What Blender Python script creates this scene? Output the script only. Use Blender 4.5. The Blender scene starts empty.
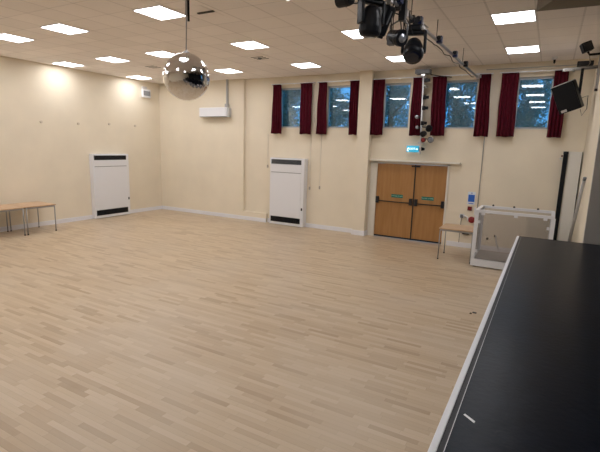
import bpy, bmesh, math, random
from mathutils import Vector, Matrix
random.seed(7)
C = bpy.context.scene.collection
S = bpy.context.scene

# ------------------------------------------------------------------ camera, world, exposure
F, CX, CY, CZ = 437.84, 12.411, -11.608, 2.446
YAW, PITCH, ROLL = -0.510, 0.180, 0.029
cyw, syw = math.cos(YAW), math.sin(YAW)
fw = Vector((syw*math.cos(PITCH), cyw*math.cos(PITCH), -math.sin(PITCH)))
rr = Vector((cyw, -syw, 0)); uu = rr.cross(fw)
r2 = math.cos(ROLL)*rr + math.sin(ROLL)*uu
u2 = -math.sin(ROLL)*rr + math.cos(ROLL)*uu
cam_d = bpy.data.cameras.new('camera'); cam = bpy.data.objects.new('camera', cam_d); C.objects.link(cam)
cam_d.sensor_width = 36; cam_d.lens = F*36/600; cam_d.clip_start = 0.05
M = Matrix((r2, u2, -fw)).transposed().to_4x4(); M.translation = Vector((CX, CY, CZ)); cam.matrix_world = M
S.camera = cam
S.view_settings.view_transform = 'Standard'; S.view_settings.look = 'None'
S.view_settings.gamma = 1; S.view_settings.use_curve_mapping = False
S.view_settings.exposure = 0.76
w = bpy.data.worlds.new('world'); S.world = w; w.use_nodes = True
wb = w.node_tree.nodes['Background']; wb.inputs[0].default_value = (0.11, 0.38, 0.74, 1); wb.inputs[1].default_value = 1.05
PANEL = 9.0          # strength of the ceiling light panels

# ------------------------------------------------------------------ materials
def mat(name, col, rough=.6, metal=0., noise=0., nscale=3., emit=0., ecol=None, bump=0., bscale=60., spec=.5):
    m = bpy.data.materials.new(name); m.use_nodes = True
    nt = m.node_tree; b = nt.nodes['Principled BSDF']
    b.inputs['Base Color'].default_value = (*col, 1); b.inputs['Roughness'].default_value = rough
    b.inputs['Metallic'].default_value = metal; b.inputs['Specular IOR Level'].default_value = spec
    if noise:
        g = nt.nodes.new('ShaderNodeNewGeometry'); n = nt.nodes.new('ShaderNodeTexNoise')
        n.inputs['Scale'].default_value = nscale; n.inputs['Detail'].default_value = 6
        nt.links.new(g.outputs['Position'], n.inputs['Vector'])
        r = nt.nodes.new('ShaderNodeMapRange'); r.inputs[3].default_value = 1-noise; r.inputs[4].default_value = 1+noise
        r.inputs[1].default_value = .3; r.inputs[2].default_value = .7
        nt.links.new(n.outputs[0], r.inputs[0])
        mx = nt.nodes.new('ShaderNodeVectorMath'); mx.operation = 'SCALE'; mx.inputs[0].default_value = col
        nt.links.new(r.outputs[0], mx.inputs['Scale']); nt.links.new(mx.outputs[0], b.inputs['Base Color'])
    if bump:
        g = nt.nodes.new('ShaderNodeNewGeometry'); n = nt.nodes.new('ShaderNodeTexNoise'); n.inputs['Scale'].default_value = bscale
        nt.links.new(g.outputs['Position'], n.inputs['Vector'])
        bp = nt.nodes.new('ShaderNodeBump'); bp.inputs['Strength'].default_value = bump; bp.inputs['Distance'].default_value = .01
        nt.links.new(n.outputs[0], bp.inputs['Height']); nt.links.new(bp.outputs[0], b.inputs['Normal'])
    if emit:
        b.inputs['Emission Color'].default_value = (*(ecol or col), 1); b.inputs['Emission Strength'].default_value = emit
    return m

def math_n(nt, op, a, b=None):
    n = nt.nodes.new('ShaderNodeMath'); n.operation = op
    for i, v in enumerate((a, b)):
        if v is None: continue
        if isinstance(v, (int, float)): n.inputs[i].default_value = v
        else: nt.links.new(v, n.inputs[i])
    return n.outputs[0]

def floor_mat():
    m = bpy.data.materials.new('strip_wood_floor'); m.use_nodes = True; nt = m.node_tree; b = nt.nodes['Principled BSDF']
    g = nt.nodes.new('ShaderNodeNewGeometry'); sp = nt.nodes.new('ShaderNodeSeparateXYZ'); nt.links.new(g.outputs['Position'], sp.inputs[0])
    X, Y = sp.outputs[0], sp.outputs[1]
    W, L = .060, .44
    row = math_n(nt, 'FLOOR', math_n(nt, 'DIVIDE', Y, W))
    wn = nt.nodes.new('ShaderNodeTexWhiteNoise'); wn.noise_dimensions = '1D'; nt.links.new(row, wn.inputs['W'])
    xs = math_n(nt, 'DIVIDE', math_n(nt, 'ADD', X, math_n(nt, 'MULTIPLY', wn.outputs['Value'], 9.0)), L)
    colx = math_n(nt, 'FLOOR', xs)
    cb = nt.nodes.new('ShaderNodeCombineXYZ'); nt.links.new(row, cb.inputs[0]); nt.links.new(colx, cb.inputs[1])
    w2 = nt.nodes.new('ShaderNodeTexWhiteNoise'); w2.noise_dimensions = '2D'; nt.links.new(cb.outputs[0], w2.inputs['Vector'])
    ramp = nt.nodes.new('ShaderNodeValToRGB'); e = ramp.color_ramp.elements
    e[0].position = 0; e[0].color = FLO_A; e[1].position = 1; e[1].color = FLO_C
    k = ramp.color_ramp.elements.new(.16); k.color = FLO_B1
    k = ramp.color_ramp.elements.new(.55); k.color = FLO_B
    nt.links.new(w2.outputs['Value'], ramp.inputs[0])
    # grain and wear
    mp = nt.nodes.new('ShaderNodeMapping'); mp.inputs['Scale'].default_value = (2.5, 40, 1); nt.links.new(g.outputs['Position'], mp.inputs[0])
    n1 = nt.nodes.new('ShaderNodeTexNoise'); n1.inputs['Scale'].default_value = 1.5; n1.inputs['Detail'].default_value = 5; nt.links.new(mp.outputs[0], n1.inputs['Vector'])
    n2 = nt.nodes.new('ShaderNodeTexNoise'); n2.inputs['Scale'].default_value = .8; n2.inputs['Detail'].default_value = 5; nt.links.new(g.outputs['Position'], n2.inputs['Vector'])
    f1 = math_n(nt, 'ADD', .93, math_n(nt, 'MULTIPLY', n1.outputs[0], .14))
    # board seams
    fy = math_n(nt, 'FRACT', math_n(nt, 'DIVIDE', Y, W)); fx = math_n(nt, 'FRACT', xs)
    sy_ = math_n(nt, 'LESS_THAN', fy, .04); sx_ = math_n(nt, 'LESS_THAN', fx, .006)
    seam = math_n(nt, 'SUBTRACT', 1.0, math_n(nt, 'MULTIPLY', math_n(nt, 'MAXIMUM', sy_, sx_), .22))
    fac = math_n(nt, 'MULTIPLY', f1, seam)
    sc = nt.nodes.new('ShaderNodeVectorMath'); sc.operation = 'SCALE'; nt.links.new(ramp.outputs[0], sc.inputs[0]); nt.links.new(fac, sc.inputs['Scale'])
    mx = nt.nodes.new('ShaderNodeMix'); mx.data_type = 'RGBA'
    mr = nt.nodes.new('ShaderNodeMapRange'); mr.inputs[1].default_value = .45; mr.inputs[2].default_value = .7; mr.inputs[4].default_value = .35
    nt.links.new(n2.outputs[0], mr.inputs[0]); nt.links.new(mr.outputs[0], mx.inputs[0])
    nt.links.new(sc.outputs[0], mx.inputs[6]); mx.inputs[7].default_value = (.57, .49, .39, 1)
    nt.links.new(mx.outputs[2], b.inputs['Base Color'])
    rg = math_n(nt, 'ADD', .24, math_n(nt, 'MULTIPLY', n2.outputs[0], .22)); nt.links.new(rg, b.inputs['Roughness'])
    b.inputs['Specular IOR Level'].default_value = .5
    return m
FLO_A = (.395, .285, .175, 1); FLO_B1 = (.475, .356, .232, 1); FLO_B = (.518, .400, .268, 1); FLO_C = (.565, .448, .315, 1)

def ceiling_mat():
    m = bpy.data.materials.new('ceiling_tiles'); m.use_nodes = True; nt = m.node_tree; b = nt.nodes['Principled BSDF']
    g = nt.nodes.new('ShaderNodeNewGeometry'); sp = nt.nodes.new('ShaderNodeSeparateXYZ'); nt.links.new(g.outputs['Position'], sp.inputs[0])
    ux = math_n(nt, 'DIVIDE', math_n(nt, 'ADD', sp.outputs[0], -11.36+.6154*40), .6154)
    uy = math_n(nt, 'DIVIDE', math_n(nt, 'ADD', sp.outputs[1], 1.655+.6075*40), .6075)
    fx = math_n(nt, 'FRACT', ux); fy = math_n(nt, 'FRACT', uy)
    lx = math_n(nt, 'LESS_THAN', fx, .045); ly = math_n(nt, 'LESS_THAN', fy, .04)
    cb = nt.nodes.new('ShaderNodeCombineXYZ'); nt.links.new(math_n(nt, 'FLOOR', ux), cb.inputs[0]); nt.links.new(math_n(nt, 'FLOOR', uy), cb.inputs[1])
    wn = nt.nodes.new('ShaderNodeTexWhiteNoise'); wn.noise_dimensions = '2D'; nt.links.new(cb.outputs[0], wn.inputs['Vector'])
    n = nt.nodes.new('ShaderNodeTexNoise'); n.inputs['Scale'].default_value = 30; nt.links.new(g.outputs['Position'], n.inputs['Vector'])
    tv = math_n(nt, 'ADD', .95, math_n(nt, 'MULTIPLY', wn.outputs['Value'], .06))
    tv = math_n(nt, 'ADD', tv, math_n(nt, 'MULTIPLY', n.outputs[0], .04))
    d = math_n(nt, 'ADD', math_n(nt, 'MULTIPLY', lx, .16), math_n(nt, 'MULTIPLY', ly, .12))
    fac = math_n(nt, 'SUBTRACT', tv, d)
    sc = nt.nodes.new('ShaderNodeVectorMath'); sc.operation = 'SCALE'; sc.inputs[0].default_value = CEIL; nt.links.new(fac, sc.inputs['Scale'])
    nt.links.new(sc.outputs[0], b.inputs['Base Color']); b.inputs['Roughness'].default_value = .95; b.inputs['Specular IOR Level'].default_value = .1
    return m
CEIL = (.95, .90, .88)

def wood_mat(name, c1, c2, scale=(30, 30, 1.5), rough=.45):
    m = bpy.data.materials.new(name); m.use_nodes = True; nt = m.node_tree; b = nt.nodes['Principled BSDF']
    g = nt.nodes.new('ShaderNodeNewGeometry'); mp = nt.nodes.new('ShaderNodeMapping'); mp.inputs['Scale'].default_value = scale
    nt.links.new(g.outputs['Position'], mp.inputs[0]); n = nt.nodes.new('ShaderNodeTexNoise'); n.inputs['Scale'].default_value = 1; n.inputs['Detail'].default_value = 6
    nt.links.new(mp.outputs[0], n.inputs['Vector']); r = nt.nodes.new('ShaderNodeValToRGB')
    r.color_ramp.elements[0].position = .3; r.color_ramp.elements[1].position = .7
    r.color_ramp.elements[0].color = (*c1, 1); r.color_ramp.elements[1].color = (*c2, 1)
    nt.links.new(n.outputs[0], r.inputs[0]); nt.links.new(r.outputs[0], b.inputs['Base Color']); b.inputs['Roughness'].default_value = rough
    return m

def glass_mat(name, tint=(.9, .97, 1), gloss=.12, rough=.0, haze=0):
    m = bpy.data.materials.new(name); m.use_nodes = True; nt = m.node_tree
    for n in list(nt.nodes):
        if n.type == 'BSDF_PRINCIPLED': nt.nodes.remove(n)
    out = [n for n in nt.nodes if n.type == 'OUTPUT_MATERIAL'][0]
    t = nt.nodes.new('ShaderNodeBsdfTransparent'); t.inputs[0].default_value = (*tint, 1)
    gl = nt.nodes.new('ShaderNodeBsdfGlossy'); gl.inputs['Roughness'].default_value = rough
    lw = nt.nodes.new('ShaderNodeFresnel'); lw.inputs[0].default_value = 1.5
    mx = nt.nodes.new('ShaderNodeMixShader')
    f = math_n(nt, 'MULTIPLY', lw.outputs[0], gloss/.04)
    nt.links.new(f, mx.inputs[0]); nt.links.new(t.outputs[0], mx.inputs[1]); nt.links.new(gl.outputs[0], mx.inputs[2])
    if haze:
        df = nt.nodes.new('ShaderNodeBsdfDiffuse'); df.inputs[0].default_value = (.30, .56, .70, 1)  # blue haze seen in the panes, painted in as a diffuse colour
        m2 = nt.nodes.new('ShaderNodeMixShader'); m2.inputs[0].default_value = haze
        nt.links.new(mx.outputs[0], m2.inputs[1]); nt.links.new(df.outputs[0], m2.inputs[2]); nt.links.new(m2.outputs[0], out.inputs[0]); return m
    nt.links.new(mx.outputs[0], out.inputs[0]); return m

WALLC = (.81, .728, .588)
m_wall = mat('cream_wall_paint', WALLC, .75, noise=.035, nscale=1.3, spec=.3)
m_floor = floor_mat(); m_ceil = ceiling_mat()
m_skirt = mat('white_gloss_paint', (.82, .82, .86), .35)
m_white = mat('white_metal', (.80, .81, .85), .4)
m_offw = mat('off_white_paint', (.76, .72, .64), .5)
m_door = wood_mat('door_veneer', (.34, .165, .050), (.42, .215, .075), (14, 14, 1.2))
m_table = wood_mat('table_laminate', (.50, .33, .20), (.60, .42, .27), (3, 25, 1))
m_steel = mat('grey_steel', (.38, .38, .39), .35, .8)
m_alu = mat('brushed_aluminium', (.62, .63, .65), .35, .7)
m_black = mat('black_plastic', (.006, .007, .010), .42, spec=.22)
m_dark = mat('dark_grey_metal', (.022, .023, .028), .45, .1, spec=.3)
m_navy = mat('navy_plastic', (.01, .02, .09), .4)
m_red = mat('red_plastic', (.26, .012, .014), .45)
m_dred = mat('dark_red_plastic', (.16, .012, .012), .45)
m_curt = mat('burgundy_cloth', (.092, .005, .015), .85, noise=.18, nscale=14, spec=.2)
m_blue = mat('blue_sign_print', (.025, .14, .60), .5)
m_green = mat('green_sign_print', (.005, .17, .13), .4)
m_paper = mat('white_paper', (.72, .78, .85), .6)
m_inkw = mat('pale_lettering', (.55, .75, .68), .5)
m_panel = mat('lit_diffuser', (.9, .9, .9), .5, emit=PANEL, ecol=(.985, .98, 1.0))
m_stage = mat('black_stage_paint', (.004, .0058, .011), .32, noise=.35, nscale=5, bump=.12, bscale=25, spec=.13)
m_stagew = mat('grey_stage_wall', (.36, .345, .32), .8)
m_stageb = mat('black_drape', (.015, .015, .017), .9)
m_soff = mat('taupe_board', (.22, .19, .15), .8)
m_pipe = mat('grey_conduit', (.42, .41, .40), .45, .1)
m_mirror = mat('mirror_tiles', (.74, .74, .75), .06, 1.0)
m_win = glass_mat('window_glass', (.78, .93, 1.0), .10, .02, haze=.12)
m_acryl = glass_mat('clear_acrylic', (.93, .93, .94), .08, .03)
m_frame = mat('grey_window_frame', (.42, .45, .48), .45)
m_bark = mat('bark', (.06, .045, .03), .9, noise=.3, nscale=8)
m_leaf = mat('leaves', (.07, .17, .12), .8, noise=.5, nscale=2.5)
m_grass = mat('grass', (.04, .09, .02), .95, noise=.3, nscale=4)
m_lens = mat('glass_lens', (.34, .36, .40), .12, .4)
m_exit = mat('lit_exit_face', (.02, .33, .50), .4, emit=.55, ecol=(.03, .30, .48))
m_exitw = mat('lit_exit_lettering', (.8, .95, 1), .4, emit=.9, ecol=(.75, .93, 1))
m_cable = mat('black_cable', (.015, .014, .014), .6)
m_grey = mat('mid_grey_plastic', (.16, .17, .19), .5)
m_stub = mat('painted_stub', (.62, .54, .44), .7)
m_board = mat('pale_board', (.78, .76, .71), .5)
m_dlens = mat('dark_lens', (.01, .013, .03), .15)
m_slot = mat('vent_slot', (.03, .027, .024), .7)
m_vent = mat('vent_face', (.46, .41, .35), .7)

m_stage.node_tree.nodes['Principled BSDF'].inputs['Specular Tint'].default_value = (.72, .85, 1, 1)

# ------------------------------------------------------------------ mesh helpers (vertices in world coordinates, or local for templates)
class MB:
    def __init__(s): s.bm = bmesh.new()
    def box(s, x0, x1, y0, y1, z0, z1, rot=None, piv=None, bev=0):
        r = bmesh.ops.create_cube(s.bm, size=1); vs = r['verts']
        c = Vector(((x0+x1)/2, (y0+y1)/2, (z0+z1)/2))
        for v in vs: v.co = Vector((v.co.x*abs(x1-x0), v.co.y*abs(y1-y0), v.co.z*abs(z1-z0))) + c
        if bev:
            es = list({e for v in vs for e in v.link_edges})
            rb = bmesh.ops.bevel(s.bm, geom=es, offset=bev, segments=2, affect='EDGES', profile=.5)
            vs = list({v for f in rb['faces'] for v in f.verts} | {v for v in vs if v.is_valid})
        if rot:
            R = Matrix.Rotation(rot[1], 4, rot[0]); p = Vector(piv) if piv else c
            for v in vs: v.co = R @ (v.co-p) + p
        return s
    def tube(s, pts, r, n=10, caps=True):
        pts = [Vector(p) for p in pts]; rings = []
        for i, p in enumerate(pts):
            t = (pts[min(i+1, len(pts)-1)] - pts[max(i-1, 0)]).normalized()
            a = Vector((0, 0, 1)) if abs(t.z) < .9 else Vector((1, 0, 0))
            u = t.cross(a).normalized(); v = t.cross(u)
            ri = r[i] if isinstance(r, (list, tuple)) else r
            rings.append([s.bm.verts.new(p + ri*(math.cos(2*math.pi*k/n)*u + math.sin(2*math.pi*k/n)*v)) for k in range(n)])
        for a, b in zip(rings, rings[1:]):
            for k in range(n):
                f = s.bm.faces.new((a[k], a[(k+1) % n], b[(k+1) % n], b[k])); f.smooth = True
        if caps:
            s.bm.faces.new(rings[0][::-1]); s.bm.faces.new(rings[-1])
        return s
    def lathe(s, c, axis, prof, n=24):     # prof: (distance along axis, radius)
        a = Vector(axis).normalized(); c = Vector(c)
        return s.tube_prof(c, a, prof, n)
    def tube_prof(s, c, a, prof, n):
        h = Vector((0, 0, 1)) if abs(a.z) < .9 else Vector((1, 0, 0))
        u = a.cross(h).normalized(); v = a.cross(u); rings = []
        for d, r in prof:
            rings.append([s.bm.verts.new(c + a*d + max(r, 1e-4)*(math.cos(2*math.pi*k/n)*u + math.sin(2*math.pi*k/n)*v)) for k in range(n)])
        for p, q in zip(rings, rings[1:]):
            for k in range(n):
                s.bm.faces.new((p[k], p[(k+1) % n], q[(k+1) % n], q[k]))
        s.bm.faces.new(rings[0][::-1]); s.bm.faces.new(rings[-1])
        return s
    def prism(s, poly, z0, z1):
        lo = [s.bm.verts.new((x, y, z0)) for x, y in poly]; hi = [s.bm.verts.new((x, y, z1)) for x, y in poly]
        s.bm.faces.new(lo[::-1]); s.bm.faces.new(hi)
        for i in range(len(poly)):
            j = (i+1) % len(poly); s.bm.faces.new((lo[i], lo[j], hi[j], hi[i]))
        return s
    def build(s, name, m, parent=None, org=None):
        bmesh.ops.recalc_face_normals(s.bm, faces=s.bm.faces)
        if parent: o0 = Vector(parent['_org']) if '_org' in parent else Vector((0, 0, 0))
        elif org is not None: o0 = Vector(org)
        else:
            cs = [v.co for v in s.bm.verts]
            o0 = Vector(((min(c.x for c in cs)+max(c.x for c in cs))/2, (min(c.y for c in cs)+max(c.y for c in cs))/2, min(c.z for c in cs)))
        for v in s.bm.verts: v.co -= o0
        me = bpy.data.meshes.new(name); s.bm.to_mesh(me); s.bm.free(); me.materials.append(m)
        o = bpy.data.objects.new(name, me); C.objects.link(o)
        ORG[o.name] = o0
        if parent:
            o.parent = parent; o.location = (0, 0, 0)
        else: o.location = o0
        o['_org'] = tuple(o0)
        return o
ORG = {}
def tag(o, label, cat, group=None, kind=None):
    o['label'] = label; o['category'] = cat
    if group: o['group'] = group
    if kind: o['kind'] = kind
    return o
def thing(name, loc, label, cat, group=None):
    o = bpy.data.objects.new(name, None); o.location = loc; o.empty_display_size = .1; C.objects.link(o); o['_org'] = tuple(loc)
    return tag(o, label, cat, group)
def struct(name, mb, m, parent=None):
    o = mb.build(name, m, parent, None if parent else (0, 0, 0))
    if not parent: o['kind'] = 'structure'
    return o
def copy_tree(o, parent=None):
    c = o.copy(); C.objects.link(c)
    if parent: c.parent = parent
    for ch in [x for x in bpy.data.objects if x.parent == o]: copy_tree(ch, c)
    return c
def text_mesh(name, body, size, m, parent, loc, rotz=0, depth=.002):
    cu = bpy.data.curves.new(name, 'FONT'); cu.body = body; cu.size = size; cu.extrude = depth; cu.align_x = 'CENTER'; cu.align_y = 'CENTER'
    tmp = bpy.data.objects.new(name, cu); C.objects.link(tmp)
    me = bpy.data.meshes.new_from_object(tmp); bpy.data.objects.remove(tmp); bpy.data.curves.remove(cu)
    R = Matrix.Rotation(rotz, 4, 'Z') @ Matrix.Rotation(math.pi/2, 4, 'X')
    o0 = Vector(parent['_org'])
    for v in me.vertices: v.co = (R @ v.co) + Vector(loc) - o0
    me.materials.clear(); me.materials.append(m)
    o = bpy.data.objects.new(name, me); C.objects.link(o); o.parent = parent; o['_org'] = tuple(o0); return o

# ------------------------------------------------------------------ the room
H = 4.486
YW = .10                    # face of the back wall right of the corner bay
XR = 13.04; YS = -3.2; XB = 16.4; YF = -14.6
struct('floor', MB().box(-.2, XB+.2, YF-.2, .4, -.2, 0), m_floor)
struct('ceiling', MB().box(-.2, XB+.2, YF-.2, .4, H, H+.2), m_ceil)
struct('wall_left', MB().box(-.2, 0, YF, .4, 0, H), m_wall)
WIN = [(a-(12.41-a)*.010, c-(12.41-c)*.010) for a, c in ((5.10, 5.82), (6.69, 7.40), (8.37, 9.08), (9.93, 10.71), (11.57, 12.29))]
WZ0, WZ1 = 3.0, 4.165
DX0, DX1, DZ = 8.16, 10.20, 2.10
b = MB().box(0, 3.74, 0, .3, 0, H)
def wb_(x0, x1, z0, z1): b.box(x0, x1, YW, .3, z0, z1)
wb_(3.74, DX0, 0, DZ); wb_(DX1, XR+.2, 0, DZ); wb_(3.74, XR+.2, DZ, WZ0); wb_(3.74, XR+.2, WZ1, H)
xs = [3.74] + [v for p in WIN for v in p] + [XR+.2]
for i in range(0, len(xs), 2): wb_(xs[i], xs[i+1], WZ0, WZ1)
b.box(7.69, 8.05, -.10, .3, 0, H)                       # pilaster
b.box(3.74, 4.65, 0.0, YW, 0, .285)                     # low boxing beside heater
struct('wall_back', b, m_wall)
struct('wall_right', MB().box(XR, XR+.2, -3.0, YW, 0, H), m_wall)
struct('wall_stage_end', MB().box(XR, XB, -3.11, -3.0, 0, H), m_stagew)
struct('wall_stage_back', MB().box(XB, XB+.2, YF, YS, 0, H), m_stageb)
struct('wall_front', MB().box(-.2, XB+.2, YF-.2, YF, 0, H), m_wall)
# ceiling board above the stage lip
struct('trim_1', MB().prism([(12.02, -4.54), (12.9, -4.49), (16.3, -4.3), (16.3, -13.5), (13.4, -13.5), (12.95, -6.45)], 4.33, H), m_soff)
struct('baseboard_left', MB().box(0, .022, YF, 0, 0, .125), m_skirt)
struct('baseboard_back', MB().box(0, 4.66, -.022, 0, 0, .125).box(4.66, 7.69, YW-.022, YW, 0, .125).box(7.67, 8.07, -.122, -.10, 0, .14)
       .box(8.05, 8.07, -.10, YW, 0, .14).box(10.28, XR, YW-.022, YW, 0, .125), m_skirt)

for i, (x0, x1) in enumerate(WIN):
    fr = MB(); y0, y1 = .15, .20; t = .035
    fr.box(x0, x1, y0, y1, WZ0, WZ0+t).box(x0, x1, y0, y1, WZ1-t-.02, WZ1).box(x0, x0+t, y0, y1, WZ0, WZ1).box(x1-t, x1, y0, y1, WZ0, WZ1)
    f = struct('window_%d' % (i+1), fr, m_frame)
    MB().box(x0+t, x1-t, .17, .178, WZ0+t, WZ1-t-.02).build('pane', m_win, f)
    MB().box(x0, x1, YW-.015, .15, WZ0-.02, WZ0).build('sill', m_offw, f)

# door
fr = MB(); JB = .10
fr.box(DX0, DX0+.11, YW-.02, .2, 0, DZ).box(DX1-.05, DX1, YW-.02, .2, 0, DZ).box(DX0, DX1, YW-.02, .2, DZ-.045, DZ)
dr = struct('door_1', fr, m_offw)
LX0, LXM, LX1 = DX0+.11, 9.325, DX1-.05
for k, (a, c) in enumerate(((LX0, LXM-.006), (LXM+.006, LX1))):
    leaf = MB().box(a, c, .12, .165, .012, DZ-.05).build('door_leaf', m_door, dr)
    bar = MB().tube([(a+.07, .07, 1.02), (c-.07, .07, 1.02)], .014, 10)
    bar.build('push_bar', m_dark, leaf)
    for xx in ((a+.05, c-.06) if k == 0 else (a+.07, c-.05)):
        MB().box(xx-.038, xx+.038, .05, .12, .96, 1.14, bev=.006).build('bar_end_box', m_dark, leaf)
    MB().box(a, c, .112, .12, .012, .05).build('kick_strip', m_dark, leaf)
    cx = 8.87 if k == 0 else 9.70
    pl = MB().box(cx-.16, cx+.16, .113, .12, 1.135, 1.225).build('sign_plate', m_green, leaf)
    text_mesh('lettering', 'PUSH BAR TO OPEN', .034, m_inkw, leaf, (cx, .112, 1.18))
MB().box(LXM-.014, LXM+.014, .10, .122, .012, DZ-.05).build('meeting_strip', m_dark, dr)
MB().box(LXM-.1, LXM+.12, .07, .12, DZ-.11, DZ-.07).build('closer_arm', m_dark, dr)
struct('trim_2', MB().box(8.05, 10.46, -.03, YW, 2.115, 2.155).box(8.08, 8.16, YW-.02, YW, 0, 2.11), m_offw)

# ------------------------------------------------------------------ stage
st = thing('stage', (14.2, -8.8, 0), 'raised black-topped stage with a white front edge', 'stage')
MB().box(12.11, XB-.01, YF+.01, -3.14, .95, 1.0).build('deck', m_stage, st)
MB().box(12.10, XB-.01, YF+.01, -3.17, 0, .95).build('front_panel', m_grey, st)
MB().box(12.050, 12.088, YF+.01, -3.12, .93, 1.004, bev=.004).build('edge_nosing', m_white, st)
MB().box(12.088, 12.116, YF+.01, -3.14, .93, 1.001).build('edge_strip', m_dark, st)
MB().box(12.117, 12.121, YF+.01, -3.14, .99, 1.0015).build('metal_trim', m_steel, st)
MB().box(12.050, XB-.01, -3.14, -3.12, .93, 1.003).build('end_trim', m_dark, st)
m = MB().prism([(12.150, -9.212), (12.157, -9.200), (12.216, -9.245), (12.212, -9.262)], 1.0, 1.002)
tag(m.build('tape_scrap', m_white), 'tiny white scrap of tape stuck on the black stage deck', 'tape')

# ------------------------------------------------------------------ ceiling lights
PX, PY = .6154, .6075
cols = [('left wall', 11.36-18*PX), ('second', 2.13), ('third', 3.92), ('fourth', 6.42), ('fifth', 8.905), ('stage side', 11.385)]
rows = [-1.655, -4.075, -6.505, -8.93, -11.36]
rown = ['row by the windows', 'second row from windows', 'third row from windows', 'fourth row from windows', 'fifth row from windows']
coln = ['first', 'second', 'third', 'fourth', 'fifth', 'sixth']
lt0 = None
for j, ry in enumerate(rows):
    for i, (_, rx) in enumerate(cols):
        lab = 'square ceiling light, %s from left wall, %s' % (coln[i], rown[j])
        if lt0 is None:
            lt0 = thing('ceiling_light', (0, 0, 0), lab, 'ceiling light', 'square recessed ceiling lights')
            a, t = .60, .016
            MB().box(0, a, 0, t, -.012, .0).box(0, a, a-t, a, -.012, 0).box(0, t, t, a-t, -.012, 0).box(a-t, a, t, a-t, -.012, 0).build('frame', m_white, lt0)
            MB().box(t, a-t, t, a-t, -.008, -.001).build('diffuser', m_panel, lt0)
            L = lt0
        else: L = copy_tree(lt0)
        L.location = (rx-.005, ry, H); L['label'] = lab

# ceiling vents
for (x, y, lab, s) in ((6.15, -2.6, 'slotted ceiling vent between two lights near the windows', .17), (2.6, -2.62, 'slotted ceiling vent seen just left of the mirror ball', .16), (7.3, -5.95, 'dark slotted ceiling vent right above the hanging mirror ball rod', .17)):
    v = thing('ceiling_vent', (x, y, H), lab, 'vent', None)
    MB().box(x-.28, x+.28, y-.28, y+.28, H-.006, H-.001).build('plate', m_ceil, v)
    sl = MB()
    if x > 7: sl.box(x-.02, x+.30, y-.03, y+.02, H-.02, H-.006)
    else:
        for q in (-.12, 0, .12): sl.box(x-s, x+s, y+q-.012, y+q+.012, H-.012, H-.006)
    sl.build('slot', m_slot, v)
    if x < 7 and x > 5:
        MB().lathe((x, y, H-.006), (0, 0, -1), [(0, .05), (.03, .045), (.04, .02)], 16).build('sensor', m_grey, v)
sn = thing('ceiling_sensor', (12.25, -.35, H), 'small white ceiling sensor above the last window', 'sensor')
MB().lathe((12.25, -.35, H), (0, 0, -1), [(0, .05), (.05, .05), (.06, .03)], 16).build('housing', m_white, sn)
MB().lathe((12.25, -.35, H-.06), (0, 0, -1), [(0, .025), (.06, .02), (.08, .005)], 12).build('probe', m_black, sn)

# ------------------------------------------------------------------ curtains and rails
CUR = [(4.87, 5.15, 4.82, 5.20), (5.84, 6.23, 5.85, 6.24), (6.43, 6.68, 6.38, 6.71), (7.40, 7.67, 7.41, 7.67), (8.07, 8.39, 8.06, 8.41),
       (9.14, 9.42, 9.12, 9.43), (9.62, 9.96, 9.65, 10.01), (10.73, 10.98, 10.71, 11.05), (11.21, 11.57, 11.21, 11.60), (12.28, 12.55, 12.27, 12.56)]
wn_ = ['leftmost window', 'second window from the left', 'third window from the left', 'fourth window from the left', 'rightmost window']
def curtain(t0, t1, b0, b1, lab, seed):
    rnd = random.Random(seed); bm = bmesh.new(); nx, nz = 48, 14; zt, zb = 4.235, 2.805
    folds = rnd.randint(4, 5); ph = rnd.random()*6; g = []
    for side in (0, 1):
        rowz = []
        for k in range(nz+1):
            v = k/nz; z = zt+(zb-zt)*v; x0 = t0+(b0-t0)*v; x1 = t1+(b1-t1)*v; row = []
            for i in range(nx+1):
                u = i/nx; amp = .022+.022*v
                y = -.045 - amp*math.sin(u*folds*2*math.pi+ph+.5*math.sin(3*v+seed)) - .008*math.sin(u*folds*4.3*math.pi+seed)
                row.append(bm.verts.new((x0+(x1-x0)*u + .006*math.sin(9*v+u*20), y + (.006 if side else 0), z + .006*math.sin(u*9+seed)*v)))
            rowz.append(row)
        g.append(rowz)
    for s_ in (0, 1):
        for k in range(nz):
            for i in range(nx):
                f = bm.faces.new((g[s_][k][i], g[s_][k][i+1], g[s_][k+1][i+1], g[s_][k+1][i])); f.smooth = True
    for k in range(nz):
        for i in (0, nx): bm.faces.new((g[0][k][i], g[0][k+1][i], g[1][k+1][i], g[1][k][i]))
    for i in range(nx):
        for k in (0, nz): bm.faces.new((g[0][k][i], g[0][k][i+1], g[1][k][i+1], g[1][k][i]))
    q = MB(); q.bm.free(); q.bm = bm
    t = thing('curtain', ((t0+t1)/2, -.05, 2.805), lab, 'curtain', 'burgundy curtains at the high windows')
    q.build('cloth', m_curt, t)
    MB().box(t0+.003, t1-.003, -.098, -.012, 4.232, 4.243).build('heading_tape', m_curt, t)
for i, c in enumerate(CUR):
    curtain(*c, 'burgundy curtain hanging at the %s side of the %s' % ('left' if i % 2 == 0 else 'right', wn_[i//2]), i*3+1)
for i in range(5):
    a, c = CUR[2*i][0]-.05, CUR[2*i+1][1]+.05
    r = thing('curtain_rail', ((a+c)/2, -.05, 4.25), 'white curtain rail above the '+wn_[i], 'curtain rail', 'white curtain rails')
    MB().box(a, c, -.062, -.038, 4.245, 4.27).build('track', m_white, r)
    for xx in (a+.05, (a+c)/2, c-.05): MB().box(xx-.012, xx+.012, -.04, YW, 4.25, 4.268).build('bracket', m_white, r)

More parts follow.
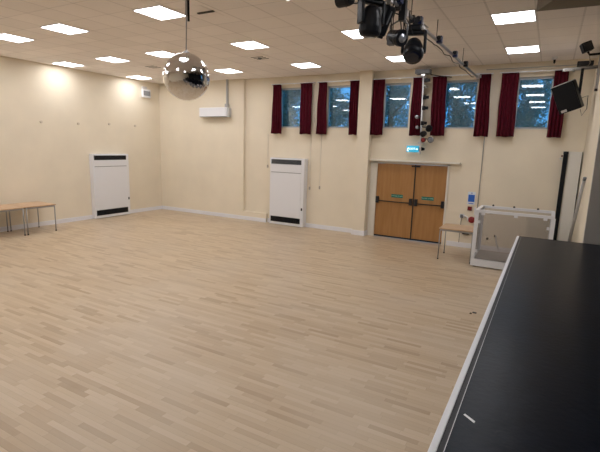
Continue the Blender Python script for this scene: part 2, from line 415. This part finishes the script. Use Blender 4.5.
# ------------------------------------------------------------------ heaters
def heater(lab, org, rz, W, hgt, D, topdark):
    t = thing('wall_heater', (0, 0, 0), lab, 'heater', 'tall white wall heaters')
    MB().box(0, W, -D, 0, 0.015, hgt, bev=.006).build('cabinet', m_white, t)
    MB().box(.05, W-.10, -D-.012, -D, .30, 1.64).build('front_panel', m_white, t)
    MB().box(.05, W-.10, -D-.012, -D, 1.655, hgt-.20).build('upper_panel', m_white, t)
    MB().box(.05, W-.10, -D-.014, -D, 1.636, 1.65).build('panel_seam', m_grey, t)
    for z0, z1, mm in ((hgt-.185, hgt-.045, m_dark if topdark else m_grey), (.10, .27, m_black)):
        gr = MB().box(.05, W-.10, -D-.004, -D+.01, z0, z1).build('grille', m_black, t)
        s = MB(); n = 5
        for k in range(n): z = z0+(k+.5)*(z1-z0)/n; s.box(.05, W-.10, -D-.012, -D-.004, z-.006, z+.004)
        s.build('louvre', mm, gr)
    MB().box(W-.07, W-.03, -D-.012, -D, .52, .60).build('control_knob', m_black, t)
    t.location = org; t.rotation_euler = (0, 0, rz); return t
heater('tall white wall heater on the left wall between the tables and the corner', (0.0, -2.90, 0), math.pi/2, 1.33, 2.03, .17, True)
heater('tall white wall heater below the first two curtained windows', (4.86, YW, 0), 0, 1.21, 2.08, .22, False)

# ------------------------------------------------------------------ air curtain with conduit, exit light, left wall stubs
t = thing('air_conditioner', (2.55, 0, 3.33), 'long white wall unit high in the corner bay left of the recess', 'air conditioner')
MB().box(2.05, 3.20, -.20, 0, 3.32, 3.61, bev=.02).build('casing', m_white, t)
MB().box(2.08, 3.17, -.205, -.06, 3.312, 3.322).build('outlet', m_grey, t)
MB().box(3.20, 3.25, -.16, 0, 3.31, 3.60).build('end_cap', m_alu, t)
c = thing('conduit', (3.10, 0, 3.62), 'grey conduit running from the ceiling down to the long white unit', 'conduit')
MB().box(3.07, 3.13, -.05, -.0, 3.70, H).build('pipe', m_pipe, c)
MB().box(3.04, 3.16, -.08, -.0, 3.615, 3.73).build('junction_box', m_pipe, c)
t = thing('emergency_light', (0, -.63, 3.95), 'small white emergency light box high on the left wall near the corner', 'emergency light')
MB().box(0, .09, -.80, -.46, 3.94, 4.22, bev=.01).build('housing', m_white, t)
MB().box(.09, .10, -.77, -.49, 4.0, 4.16).build('lens', m_lens, t)
MB().box(0, .07, -.78, -.60, 4.22, 4.30).build('mount', m_alu, t)
for y, z, wtxt in ((-4.31, 2.91, 'farthest from the corner'), (-3.20, 2.92, 'above the left part of the heater'), (-2.13, 2.97, 'above the right part of the heater'), (-1.11, 2.97, 'between heater and corner')):
    tag(MB().lathe((0, y, z), (1, 0, 0), [(0, .035), (.03, .035), (.035, .02)], 14).build('wall_stub', m_stub), 'small round stub on the left wall, '+wtxt, 'wall fixing', 'round stubs in a line on the left wall')
# thin pull cords below the windows
for x, z1, z0, wl in ((6.16, 2.85, 1.16, 'under the first window, beside the heater'), (6.50, 2.85, 1.2, 'under the left curtain of the second window'), (4.63, 2.80, 1.75, 'left of the first window')):
    t = thing('pull_cord', (x, YW-.02, z0), 'thin pale pull cord hanging '+wl, 'pull cord', 'pull cords on the back wall')
    MB().tube([(x, YW-.012, z1), (x, YW-.012, z0+.08)], .006, 6).build('cord', m_offw, t)
    MB().box(x-.018, x+.018, YW-.03, YW, z0, z0+.09).build('cord_handle', m_vent, t)
tag(MB().box(10.945, 10.963, YW-.02, YW, 1.05, 2.85).build('conduit', m_steel), 'thin dark conduit running down the back wall beside the display case', 'conduit')
tag(MB().box(10.84, 12.7, YW-.02, YW, 4.36, 4.375).build('conduit', m_pipe), 'thin cable line running above the last window', 'conduit')

# ------------------------------------------------------------------ tables
def table(lab, w, d, h, inset, grp=None):
    t = thing('table', (0, 0, 0), lab, 'table', grp)
    MB().box(-w/2, w/2, -d/2, d/2, h-.026, h, bev=.004).build('tabletop', m_table, t)
    fr = MB(); a, e = w/2-inset, d/2-inset
    fr.box(-a, a, -e-.012, -e+.012, h-.066, h-.026).box(-a, a, e-.012, e+.012, h-.066, h-.026).box(-a-.012, -a+.012, -e, e, h-.066, h-.026).box(a-.012, a+.012, -e, e, h-.066, h-.026)
    fr.build('frame', m_steel, t)
    for sx in (-1, 1):
        for sy in (-1, 1):
            l = MB().tube([(sx*a, sy*e, h-.05), (sx*a, sy*e, .02)], .014, 10).build('leg', m_steel, t)
            MB().tube([(sx*a, sy*e, .025), (sx*a, sy*e, 0)], .018, 10).build('rubber_foot', m_black, l)
    return t
T = table('wood-topped table with steel legs by the left wall, its whole end in view', .86, .80, .73, .03, 'wood topped tables')
T.location = (.53, -5.03, 0)
T2 = copy_tree(T); T2['label'] = 'wood-topped table by the left wall, cut off by the edge of the photo'; T2.location = (.53, -5.85, 0)
T3 = copy_tree(T); T3['label'] = 'small wood-topped table between the double door and the display case'; T3.location = (10.77, -1.21, 0); T3.scale = (.87, .92, 1.0)

# ------------------------------------------------------------------ display case
t = thing('display_case', (11.9, -1.3, 0), 'white framed display case with clear panels, standing behind the stage end', 'display case')
x0, x1, y0, y1, z1 = 11.15, 12.62, -1.77, -.80, 1.235
MB().box(x0, x1, y0, y1, .02, .17, bev=.006).build('base', m_white, t)
MB().box(x0+.06, x1-.06, y0+.06, y1-.06, .17, .185).build('base_board', m_pipe, t)
for xx, yy in ((x0, y0), (x1-.06, y0), (x0, y1-.06), (x1-.06, y1-.06)):
    MB().box(xx, xx+.075, yy, yy+.06, .17, z1-.05).build('post', m_white, t)
MB().box(x0, x1, y0, y0+.06, z1-.055, z1).build('top_rail', m_white, t)
MB().box(x0, x1, y1-.06, y1, z1-.055, z1+.0).build('top_rail', m_white, t)
MB().box(x0, x0+.06, y0+.06, y1-.06, z1-.05, z1).build('top_rail', m_white, t)
MB().box(x1-.06, x1, y0+.06, y1-.06, z1-.05, z1).build('top_rail', m_white, t)
MB().box(x0+.06, x1-.06, y0+.024, y0+.03, .10, z1-.05).build('front_pane', m_acryl, t)
MB().box(x0+.06, x1-.06, y1-.03, y1-.024, .10, z1-.05).build('back_pane', m_acryl, t)
MB().box(x0+.024, x0+.03, y0+.06, y1-.06, .10, z1-.05).build('side_pane', m_acryl, t)
MB().box(x1-.03, x1-.024, y0+.06, y1-.06, .10, z1-.05).build('side_pane', m_acryl, t)
for xx in (x0+.16, x0+.78, x1-.16):
    MB().box(xx-.035, xx+.035, y0+.005, y0+.022, z1-.10, z1-.05).build('clip', m_white, t)
for zz in (.35, .98):
    MB().box(x0+.07, x0+.12, y0+.005, y0+.022, zz-.03, zz+.03).build('clip', m_white, t)
    MB().box(x1-.12, x1-.07, y0+.005, y0+.022, zz-.03, zz+.03).build('clip', m_white, t)
for xx in (x0+.25, x0+.68, x0+1.15):
    MB().lathe((xx, y1-.03, z1), (0, 0, 1), [(0, .022), (.02, .022), (.035, .01)], 12).build('knob', m_black, t)
for xx, zz in ((x0+.22, z1-.16), (x0+.10, z1-.14), (x0+.36, .55), (x0+.20, .47)):
    MB().lathe((xx, y1-.03, zz), (0, -1, 0), [(0, .028), (.02, .028), (.03, .01)], 12).build('knob', m_dark, t)
MB().tube([(x0+.37, y1-.06, .58), (x0+.40, y1-.09, .40), (x0+.46, y1-.08, .26)], .012, 8).build('latch_arm', m_alu, t)
for xx in (x0+.08, x1-.08):
    for yy in (y0+.08, y1-.08): MB().box(xx-.03, xx+.03, yy-.03, yy+.03, 0, .03).build('foot', m_black, t)
# rucked dust sheet of brown board inside is part of the case floor

# wall signs and switches right of the door
yw = YW
t = thing('safety_notice', (10.79, yw, 1.15), 'white notice with a blue square on the wall right of the door', 'sign')
MB().box(10.70, 10.88, yw-.005, yw, 1.12, 1.44).build('sheet', m_paper, t)
MB().box(10.715, 10.865, yw-.009, yw-.005, 1.19, 1.37).build('blue_square', m_blue, t)
MB().box(10.73, 10.85, yw-.007, yw-.005, 1.138, 1.158).build('caption_bar', m_blue, t)
MB().lathe((10.79, yw-.005, 1.41), (0, -1, 0), [(0, .016), (.002, .016)], 14).build('blue_dot', m_blue, t)
t = thing('fire_alarm_point', (10.78, yw, 1.0), 'dark red fire alarm call point under the blue notice', 'alarm')
MB().box(10.725, 10.825, yw-.04, yw, .97, 1.07, bev=.006).build('box', m_dred, t)
MB().box(10.75, 10.80, yw-.044, yw-.04, .995, 1.045).build('glass', m_red, t)
t = thing('light_switch', (10.90, yw, .98), 'narrow white switch plate beside the red call point', 'switch')
MB().box(10.885, 10.925, yw-.015, yw, .87, 1.06).build('plate', m_white, t)
t = thing('wall_socket', (10.60, yw, .80), 'white wall socket with a dark plug left of the fire alarm point', 'socket')
MB().box(10.55, 10.66, yw-.012, yw, .76, .86).build('plate', m_white, t)
MB().box(10.57, 10.635, yw-.06, yw-.012, .77, .85).build('plug', m_grey, t)
MB().tube([(10.60, yw-.05, .77), (10.60, yw-.04, .5), (10.59, yw-.035, .12)], .006, 6).build('cord', m_cable, t)
t = thing('fire_bell', (10.85, yw, .66), 'red round fire bell low on the wall behind the small table', 'bell')
MB().lathe((10.85, yw, .74), (0, -1, 0), [(0, .03), (.03, .03), (.035, .085), (.07, .075), (.085, .03)], 24).build('gong', m_red, t)
MB().tube([(10.68+.09*math.cos(a), yw-.03, .70+.12*math.sin(a)) for a in [math.pi*(1-k/10) for k in range(11)]], .014, 8).build('hose_loop', m_white, t)
t = thing('junction_box', (10.74, yw, .36), 'small black box low on the wall under the red bell', 'box')
MB().box(10.66, 10.82, yw-.09, yw, .36, .46, bev=.005).build('body', m_black, t)
MB().box(10.68, 10.80, yw-.095, yw-.09, .38, .44).build('cover', m_dark, t)

# exit sign
t = thing('exit_sign', (9.25, -.06, 2.37), 'lit blue-green exit sign above the double door', 'sign')
MB().box(9.10, 9.42, -.09, -.05, 2.38, 2.545, bev=.004).build('face', m_exit, t)
MB().box(9.20, 9.32, -.05, YW, 2.42, 2.50).build('bracket', m_grey, t)
text_mesh('lettering', 'EXIT', .075, m_exitw, t, (9.25, -.092, 2.463))
ar = MB().box(9.335, 9.375, -.0935, -.09, 2.452, 2.466)
ar.bm.faces.new([ar.bm.verts.new(p) for p in ((9.37, -.0935, 2.435), (9.40, -.0935, 2.459), (9.37, -.0935, 2.483))])
ar.build('arrow', m_exitw, t)
rm = MB().box(9.125, 9.14, -.0935, -.09, 2.40, 2.50, rot=('Y', .3)).box(9.12, 9.165, -.0935, -.09, 2.46, 2.472, rot=('Y', -.4)).box(9.14, 9.152, -.0935, -.09, 2.395, 2.44, rot=('Y', -.6))
rm.build('running_figure', m_exitw, t)
t = thing('spot_lamp', (9.50, -.09, 2.45), 'small black conical lamp right beside the lit exit sign', 'lamp')
MB().lathe((9.43, -.10, 2.465), (1, 0, 0), [(0, .05), (.03, .055), (.09, .04), (.14, .03)], 16).build('body', m_black, t)
MB().box(9.46, 9.49, -.06, YW, 2.45, 2.48).build('bracket', m_dark, t)

# ------------------------------------------------------------------ vertical boom on the back wall
t = thing('lighting_boom', (9.44, -.2, 2.32), 'upright white boom pipe fixed to the wall above the double door', 'lighting pole')
MB().tube([(9.43, -.2, 4.3), (9.49, -.2, 2.34)], .022, 10).build('pipe', m_white, t)
MB().box(9.24, 9.60, -.32, -.08, 4.30, 4.41, bev=.01).build('top_box', m_grey, t)
MB().box(9.38, 9.48, -.26, -.14, 4.25, 4.30).build('clamp', m_alu, t)
MB().tube([(9.6, -.2, 4.28), (9.9, -.12, 4.23), (10.05, 0.08, 4.24)], .012, 8).build('stay_rod', m_dark, t)
for z in (4.0, 2.6): MB().box(9.42, 9.5, -.2, YW, z, z+.035).build('wall_bracket', m_alu, t)
for z in (4.15, 3.74, 3.48, 3.11):
    p = MB().box(9.46, 9.53, -.24, -.16, z-.05, z+.05).box(9.53, 9.60, -.225, -.175, z-.035, z+.035).build('hook_clamp', m_black, t)
def flood(name, loc, r, mm, lab, d=(0, -1, 0), base=None):
    L = thing(name, loc, lab, 'stage lamp')
    a = Vector(d).normalized(); c = Vector(loc)
    MB().lathe(c - a*r*1.4, a, [(0, r*.5), (r*.5, r*.85), (r*1.6, r), (r*1.8, r)], 18).build('housing', m_dark if mm is not m_white else m_white, L)
    MB().lathe(c + a*r*.4, a, [(0, r*.88), (.012, r*.80), (.02, r*.4)], 18).build('lens', mm, L)
    if base: MB().tube([tuple(c - a*r*.6), base], .012, 8).build('yoke', m_dark, L)
    return L
flood('flood_lamp', (9.36, -.27, 3.26), .052, m_lens, 'small round pale-lensed lamp, upper one left of the white boom pipe', base=(9.45, -.2, 3.27))
flood('flood_lamp', (9.39, -.27, 3.0), .05, m_lens, 'small round pale-lensed lamp, lower one left of the white boom pipe', base=(9.46, -.2, 3.0))
flood('flood_lamp', (9.68, -.27, 2.98), .085, m_black, 'black lamp right of the white boom pipe near the curtain hem', d=(.3, -.9, -.3), base=(9.48, -.2, 3.02))
flood('flood_lamp', (9.55, -.28, 2.84), .075, m_black, 'dark lamp at the foot of the white boom pipe, above the red one', d=(-.3, -.9, -.3), base=(9.48, -.2, 2.84))
flood('flood_lamp', (9.57, -.29, 2.69), .06, m_red, 'small lamp with a red lens just above the exit sign', base=(9.49, -.2, 2.72))
flood('flood_lamp', (9.74, -.27, 2.70), .075, m_lens, 'silver lamp right of the red-lensed lamp', d=(.4, -.8, -.2), base=(9.49, -.2, 2.74))

# ------------------------------------------------------------------ lighting bar under the ceiling
t = thing('lighting_bar', (10.64, -4, 4.2), 'long steel lighting bar under the ceiling running to the back wall', 'lighting bar')
def barp(y): k = (y+.1)/-5.9; return Vector((10.665-.08*k, y, 4.20-.03*k))
MB().tube([tuple(barp(.04)), tuple(barp(-8.6))], .024, 12).build('tube', m_steel, t)
pts = []
for k in range(60):
    y = -.3 - k*.1; q = barp(y); pts.append((q.x-.03-.015*math.sin(k*.9), y, q.z-.04-.035*abs(math.sin(k*.35))))
MB().tube(pts, .008, 6).build('cable', m_cable, t)
MB().tube([(9.75, -6.62, 4.22), (11.4, -6.62, 4.22)], .024, 12).build('cross_tube', m_steel, t)
MB().box(10.64, 10.76, -.06, YW, 4.17, 4.28).build('wall_plate', m_alu, t)
for y in (-1.9, -4.1, -5.5, -7.6):
    q = barp(y); MB().tube([tuple(q), (q.x, y, H)], .006, 6).build('hanger', m_dark, t)
for y in (-1.77, -2.83, -4.07, -5.25):
    q = barp(y)
    s = thing('socket_outlet', (q.x+.05, y, q.z+.02), 'small dark blue socket on the lighting bar, %s' % {-1.77: 'nearest the back wall', -2.83: 'second from the back wall', -4.07: 'third from the back wall', -5.25: 'closest to the moving lamp'}[y], 'socket', 'sockets on the lighting bar')
    MB().box(q.x-.0, q.x+.085, y-.045, y+.045, q.z-.045, q.z+.06, bev=.01).build('body', m_navy if y < -2 else m_dark, s)
    MB().lathe((q.x+.045, y-.045, q.z+.02), (0, -1, 0), [(0, .035), (.045, .032)], 14).build('cap', m_dark, s)
for y in (-5.45, -5.75, -6.05, -6.35):
    q = barp(y)
    MB().box(q.x-.035, q.x+.035, y-.03, y+.03, q.z-.06, q.z+.035, bev=.008).build('hook_clamp', m_dark if y in (-5.45, -6.05) else m_alu, t)
    MB().tube([(q.x-.03, y, q.z-.02), (q.x-.10, y+.03, q.z-.03)], .010, 8).build('clamp_bolt', m_alu, t)
q = barp(-5.05)
s = thing('bar_joint', tuple(q), 'pale metal joint on the lighting bar beside the hanging lamps', 'clamp')
MB().box(q.x-.04, q.x+.05, -5.13, -4.97, q.z-.04, q.z+.04, bev=.008).build('body', m_alu, s)
MB().tube([(q.x+.06, -5.08, q.z), (q.x+.12, -5.08, q.z-.05)], .012, 8).build('bolt', m_alu, s)

def moving_head(lab, x, y, ztop, sc, rotz, tilt=.0, bw=.15):
    t = thing('moving_head_lamp', (0, 0, 0), lab, 'stage lamp', 'black moving head lamps')
    MB().box(-.035, .035, -.03, .03, -.06, .03).build('clamp', m_dark, t)
    MB().box(-bw, bw, -bw*.8, bw*.8, -.15, -.06, bev=.025).box(-.16, .16, -.05, .05, -.19, -.13, bev=.02).build('base', m_black, t)
    MB().box(-.165, -.125, -.06, .06, -.42, -.14, bev=.012).build('yoke_arm', m_black, t)
    MB().box(.125, .165, -.06, .06, -.42, -.14, bev=.012).build('yoke_arm', m_black, t)
    a = Vector((0, math.sin(tilt), -math.cos(tilt))); c = Vector((0, 0, -.36)) - a*.16
    h = MB().lathe(tuple(c), tuple(a), [(0, .04), (.02, .075), (.06, .098), (.14, .12), (.24, .135), (.30, .135), (.335, .12), (.35, .10)], 20).build('head', m_black, t)
    MB().lathe(tuple(c+a*.35), tuple(a), [(0, .095), (.012, .075), (.016, .02)], 20).build('lens', m_dlens, h)
    t.location = (x, y, ztop); t.rotation_euler = (0, 0, rotz); t.scale = (sc,)*3
    return t
moving_head('black moving head lamp hanging lowest, in front of the window curtains', 10.63, -5.42, 4.15, 1.0, .28, -.75, .09)
moving_head('big black moving head lamp at the top, left of the other lamps', 10.44, -6.56, 4.24, .95, .95, .1, .12)
# tilted scanner
t = thing('scanner_lamp', (10.50, -6.25, 4.2), 'long black tilted lamp hanging between the two moving head lamps', 'stage lamp')
a0, a1 = Vector((10.55, -6.26, 4.12)), Vector((10.39, -6.20, 3.79)); ax = (a1-a0).normalized(); q = ax.to_track_quat('Z', 'Y').to_matrix().to_4x4()
def obox(mb, w_, d_, l0, l1, bev=.01):
    n0 = len(mb.bm.verts); k = MB().box(-w_/2, w_/2, -d_/2, d_/2, l0, l1, bev=bev)
    for v in k.bm.verts: v.co = (q @ v.co) + a0
    me = bpy.data.meshes.new('tmp'); k.bm.to_mesh(me); k.bm.free(); mb.bm.from_mesh(me); bpy.data.meshes.remove(me); return mb
obox(MB(), .12, .14, 0, .34, .018).build('body', m_black, t)
obox(MB(), .09, .11, .34, .37, .004).build('nozzle', m_dark, t)
obox(MB(), .02, .15, .05, .20, .004).build('side_rib', m_grey, t)
MB().tube([tuple(a0+Vector((0, 0, -.06))), (10.55, -6.3, 4.2), tuple(barp(-6.3))], .014, 8).build('yoke', m_dark, t)
MB().box(10.58, 10.66, -6.34, -6.26, 4.16, 4.25).build('clamp', m_dark, t)
# fresnel lantern
t = thing('fresnel_lantern', (10.58, -5.98, 3.66), 'squat grey-black lantern with a bright lens hanging beside the lowest moving lamp', 'stage lamp')
c = Vector((10.57, -5.96, 3.82)); a = Vector((.85, -.45, -.25)).normalized()
MB().lathe(tuple(c-a*.13), tuple(a), [(0, .05), (.02, .085), (.14, .09), (.17, .10), (.22, .10)], 18).build('housing', m_black, t)
MB().lathe(tuple(c+a*.09), tuple(a), [(0, .055), (.01, .05), (.025, .02)], 18).build('lens', m_lens, t)
MB().tube([(10.47, -5.96, 3.80), (10.47, -5.96, 3.97), (10.60, -5.96, 4.03), (10.69, -5.96, 3.97), (10.69, -5.96, 3.80)], .012, 8).build('yoke', m_grey, t)
MB().box(10.58, 10.66, -6.0, -5.92, 4.01, 4.25).build('clamp', m_dark, t)
MB().box(10.45, 10.52, -6.0, -5.90, 3.74, 3.86).build('side_box', m_grey, t)
for i, (xa, ya, xb, yb, zb) in enumerate(((10.60, -6.1, 10.50, -5.93, 3.86), (10.62, -5.95, 10.58, -5.80, 3.86), (10.62, -5.75, 10.52, -5.55, 4.0), (10.63, -5.7, 10.66, -5.60, 3.92), (10.61, -6.25, 10.52, -6.05, 3.87), (10.62, -5.85, 10.62, -5.72, 3.88))):
    MB().tube([(xa, ya, 4.2), ((xa+xb)/2-.03, (ya+yb)/2, (4.2+zb)/2+.02), (xb, yb, zb)], .008, 6).build('flex', m_cable, t)
# par cans and cable loops at the top edge
t = thing('par_lamp', (10.1, -6.5, 4.05), 'dark lamp at the very top edge left of the big moving head lamp', 'stage lamp')
MB().lathe((10.16, -6.5, 4.17), (-.9, .3, .1), [(0, .06), (.05, .075), (.18, .08), (.2, .08)], 18).build('housing', m_black, t)
MB().box(10.12, 10.2, -6.66, -6.5, 4.15, 4.26).build('clamp', m_dark, t)
MB().tube([(10.2, -6.62, 4.22), (10.08, -6.45, 4.11), (9.98, -6.40, 4.14), (9.93, -6.42, 4.19), (9.98, -6.5, 4.25)], .009, 6).build('cable_loop', m_cable, t)
MB().tube([(10.5, -6.62, 4.20), (10.35, -6.5, 4.16), (10.2, -6.42, 4.14), (10.05, -6.42, 4.16)], .009, 6).build('cable_loop', m_cable, t)
t = thing('rigging_clamp', tuple(barp(-6.12)), 'blue clamp on the lighting bar at the top edge of the photo', 'clamp')
q3 = barp(-6.12)
MB().box(q3.x-.05, q3.x+.07, -6.18, -6.06, q3.z-.0, q3.z+.08, bev=.01).build('body', m_navy, t)
MB().tube([(q3.x+.02, -6.12, q3.z+.07), (q3.x+.02, -6.12, q3.z+.14)], .02, 10).build('knob', m_blue, t)

# ------------------------------------------------------------------ mirror ball
BC = Vector((9.13, -8.17, 3.10)); BR = .229
t = thing('mirror_ball', tuple(BC), 'silver mirror ball hanging from the ceiling on a thin cord', 'mirror ball')
bm_ = MB(); nlat, nlon = 56, 112; rg = []
for i in range(1, nlat):
    th = math.pi*i/nlat; rg.append([bm_.bm.verts.new(BC + (BR+random.uniform(-.0004,.0004))*Vector((math.sin(th)*math.cos(2*math.pi*k/nlon), math.sin(th)*math.sin(2*math.pi*k/nlon), math.cos(th)))) for k in range(nlon)])
top = bm_.bm.verts.new(BC+Vector((0, 0, BR))); bot = bm_.bm.verts.new(BC-Vector((0, 0, BR)))
for k in range(nlon):
    bm_.bm.faces.new((top, rg[0][k], rg[0][(k+1) % nlon])); bm_.bm.faces.new((bot, rg[-1][(k+1) % nlon], rg[-1][k]))
for a_, b_ in zip(rg, rg[1:]):
    for k in range(nlon): bm_.bm.faces.new((a_[k], b_[k], b_[(k+1) % nlon], a_[(k+1) % nlon]))
bm_.build('ball', m_mirror, t)
MB().lathe(tuple(BC+Vector((0, 0, BR-.012))), (0, 0, 1), [(0, .035), (.02, .035), (.035, .012)], 16).build('cap', m_alu, t)
MB().tube([tuple(BC+Vector((0, 0, BR+.02))), (9.16, -8.19, 3.66), (9.165, -8.195, 3.9)], .006, 8).build('cord', m_steel, t)
MB().tube([(9.17, -8.20, 3.66), (9.175, -8.2, H)], .014, 10).build('drop_tube', m_pipe, t)
MB().tube([(9.215, -8.22, 3.605), (9.215, -8.22, H)], .011, 8).build('motor_rod', m_black, t)
MB().box(9.10, 9.28, -8.28, -8.12, H-.04, H).build('ceiling_plate', m_dark, t)

# ------------------------------------------------------------------ speaker, bracket, lamps on the right
t = thing('speaker', (12.56, -1.05, 3.4), 'black loudspeaker tilted on its bracket right of the last window', 'speaker')
def rb(mb, piv=(12.565, -1.05, 3.575), ang=-.36, yaw=-.25, pit=.12):
    R = Matrix.Rotation(ang, 4, 'Y') @ Matrix.Rotation(yaw, 4, 'Z') @ Matrix.Rotation(pit, 4, 'X'); p = Vector(piv)
    for v in mb.bm.verts: v.co = R @ (v.co-p) + p
    return mb
sx, sy, sz = 12.565, -1.05, 3.575
rb(MB().box(sx-.20, sx+.20, sy-.13, sy+.16, sz-.29, sz+.27, bev=.015)).build('cabinet', m_black, t)
rb(MB().box(sx-.185, sx+.185, sy-.142, sy-.13, sz-.27, sz+.25)).build('grille', m_black, t)
rb(MB().box(sx-.20, sx+.20, sy-.14, sy+.10, sz+.27, sz+.285)).build('top_edge', m_alu, t)
rb(MB().box(sx-.15, sx-.05, sy-.148, sy-.142, sz-.27, sz-.22)).build('badge', m_alu, t)
MB().tube([(12.80, -1.0, 3.55), (12.92, -.95, 3.60), (12.93, -.9, 3.35), (12.86, -.88, 3.22), (12.82, -.92, 3.34)], .006, 6).build('cable', m_cable, t)
t = thing('speaker_bracket', (12.8, -1.0, 4.1), 'steel wall bracket with a black hanger holding the tilted loudspeaker', 'bracket')
for yy in (-1.06, -.86): MB().tube([(XR, yy, 4.14), (12.42, yy-.05, 4.10)], .016, 8).build('arm', m_pipe, t)
MB().box(12.6, 12.64, -1.08, -.86, 4.08, 4.12).build('cross_piece', m_pipe, t)
MB().box(12.74, 12.79, -1.02, -.97, 3.62, 4.12).build('hanger', m_black, t)
MB().box(XR-.02, XR, -1.15, -.78, 4.02, 4.26).build('wall_plate', m_dark, t)
t = thing('dimmer_box', (12.8, -1.05, 4.15), 'flat black box lying on the wall bracket above the loudspeaker', 'box')
MB().box(12.66, 12.93, -1.14, -.95, 4.155, 4.235, bev=.006).build('body', m_black, t)
MB().box(12.67, 12.92, -1.146, -1.14, 4.17, 4.22).build('front_plate', m_dark, t)
t = thing('flood_lamp', (12.74, -2.2, 4.2), 'square black flood lamp below the ceiling at the right edge', 'stage lamp')
k = MB().box(12.66, 12.82, -2.26, -2.14, 4.20, 4.36, bev=.01)
R = Matrix.Rotation(-.4, 4, 'Y') @ Matrix.Rotation(.3, 4, 'Z'); p = Vector((12.74, -2.2, 4.28))
for v in k.bm.verts: v.co = R @ (v.co-p)+p
k.build('housing', m_black, t)
k = MB().box(12.68, 12.80, -2.268, -2.26, 4.22, 4.34)
for v in k.bm.verts: v.co = R @ (v.co-p)+p
k.build('lens', m_dark, t)
MB().tube([(12.76, -2.18, 4.22), (12.80, -2.15, 4.16), (XR, -2.15, 4.17)], .02, 8).build('arm', m_black, t)
MB().tube([(12.80, -2.15, 4.14), (12.83, -2.1, 4.03), (12.80, -2.1, 3.98)], .01, 6).build('cable', m_vent, t)
t = thing('channel_strut', (XR, -1.33, 3.64), 'vertical grey steel channel on the right wall behind the loudspeaker', 'strut')
MB().box(XR-.045, XR-.001, -1.36, -1.30, 3.66, H).build('channel', m_steel, t)
MB().box(XR-.05, XR-.001, -1.37, -1.29, 3.64, 3.68).build('end_cap', m_dark, t)

# ------------------------------------------------------------------ things in the right corner
t = thing('black_pole', (12.70, -.03, 0), 'tall black pole standing against the back wall beside the pale board', 'pole')
MB().box(12.655, 12.745, -.03, .02, 0, 2.46).build('shaft', m_black, t)
MB().box(12.65, 12.75, -.045, .02, 2.44, 2.50).build('cap', m_dark, t)
MB().lathe((12.63, -.01, 2.40), (0, -1, 0), [(0, .02), (.03, .02), (.04, .01)], 12).build('catch', m_dred, t)
MB().lathe((12.61, -.01, 2.34), (0, -1, 0), [(0, .02), (.03, .02)], 12).build('catch', m_alu, t)
t = thing('white_board', (12.88, .0, 0), 'tall pale board standing in the right corner of the back wall', 'board')
MB().box(12.76, 13.01, -.01, YW-.003, 0, 2.50, bev=.004).build('panel', m_board, t)
for z in (.98, 1.45): MB().box(13.01, 13.025, -.02, YW-.003, z, z+.13).build('hinge', m_black, t)
MB().box(13.01, 13.02, .0, YW-.003, 0, 2.5).build('edge_gap', m_dark, t)
t = thing('leaning_rod', (13.0, -1.4, 0), 'grey rod leaning against the right wall behind the stage', 'rod')
MB().tube([(XR-.15, -1.0, 0), (XR-.045, -2.0, 1.98)], .028, 10).build('shaft', m_pipe, t)
MB().tube([(XR-.045, -2.0, 1.98), (XR-.04, -2.03, 2.03)], .029, 10).build('cap', m_grey, t)

# floor mark
t = thing('floor_socket', (11.65, -4.69, 0), 'small dark floor fitting on the boards near the stage', 'floor fitting')
MB().box(11.63, 11.69, -4.71, -4.66, 0, .006).build('plate', m_dark, t)
MB().box(11.60, 11.63, -4.77, -4.73, 0, .01).build('tab', m_bark, t)

# ------------------------------------------------------------------ outside
gr = MB().box(-6, 22, .42, 26, -.4, -.2); struct('ground', gr, m_grass)
def tree(x, y, h, r, seed, lab):
    rnd = random.Random(seed)
    t = thing('tree', (x, y, -.2), lab, 'tree', 'trees beyond the windows')
    k = MB().tube([(x, y, -.2), (x+.1, y, h*.4), (x-.05, y+.1, h*.8)], [.2, .15, .06], 10)
    for q in range(7):
        an = rnd.random()*6.28; zz = h*(.3+.07*q); k.tube([(x, y, zz), (x+r*.6*math.cos(an), y+r*.6*math.sin(an), zz+r*.5)], [.06, .02], 6)
    k.build('trunk', m_bark, t)
    bm = bmesh.new()
    blobs = [(Vector((x+rnd.uniform(-.65, .65), y+rnd.uniform(-.7, .7), 2.2+(h-2.5)*i/17)), rnd.uniform(.45, .62)) for i in range(18)]
    for q in range(9000):
        c, br = rnd.choice(blobs); d = Vector((rnd.gauss(0, 1), rnd.gauss(0, 1), rnd.gauss(0, 1))).normalized()*br*rnd.uniform(.3, 1)
        p = c+d; s = rnd.uniform(.03, .065)
        u = Vector((rnd.gauss(0, 1), rnd.gauss(0, 1), rnd.gauss(0, 1))).normalized(); v = u.orthogonal().normalized()
        bm.faces.new([bm.verts.new(p+u*s), bm.verts.new(p+v*s*.6), bm.verts.new(p-u*s), bm.verts.new(p-v*s*.6)])
    q = MB(); q.bm.free(); q.bm = bm; q.build('foliage', m_leaf, t)
for x, wn2 in ((1.75, 'leftmost window'), (4.2, 'second window from the left'), (6.7, 'third window from the left'), (9.15, 'fourth window from the left'), (11.6, 'rightmost window')):
    tree(x, 5.6, 6.0+.3*math.sin(x*3), 1.2, int(x*10), 'dark leafy tree outside the '+wn2)

for o in bpy.data.objects:
    if '_org' in o: del o['_org']
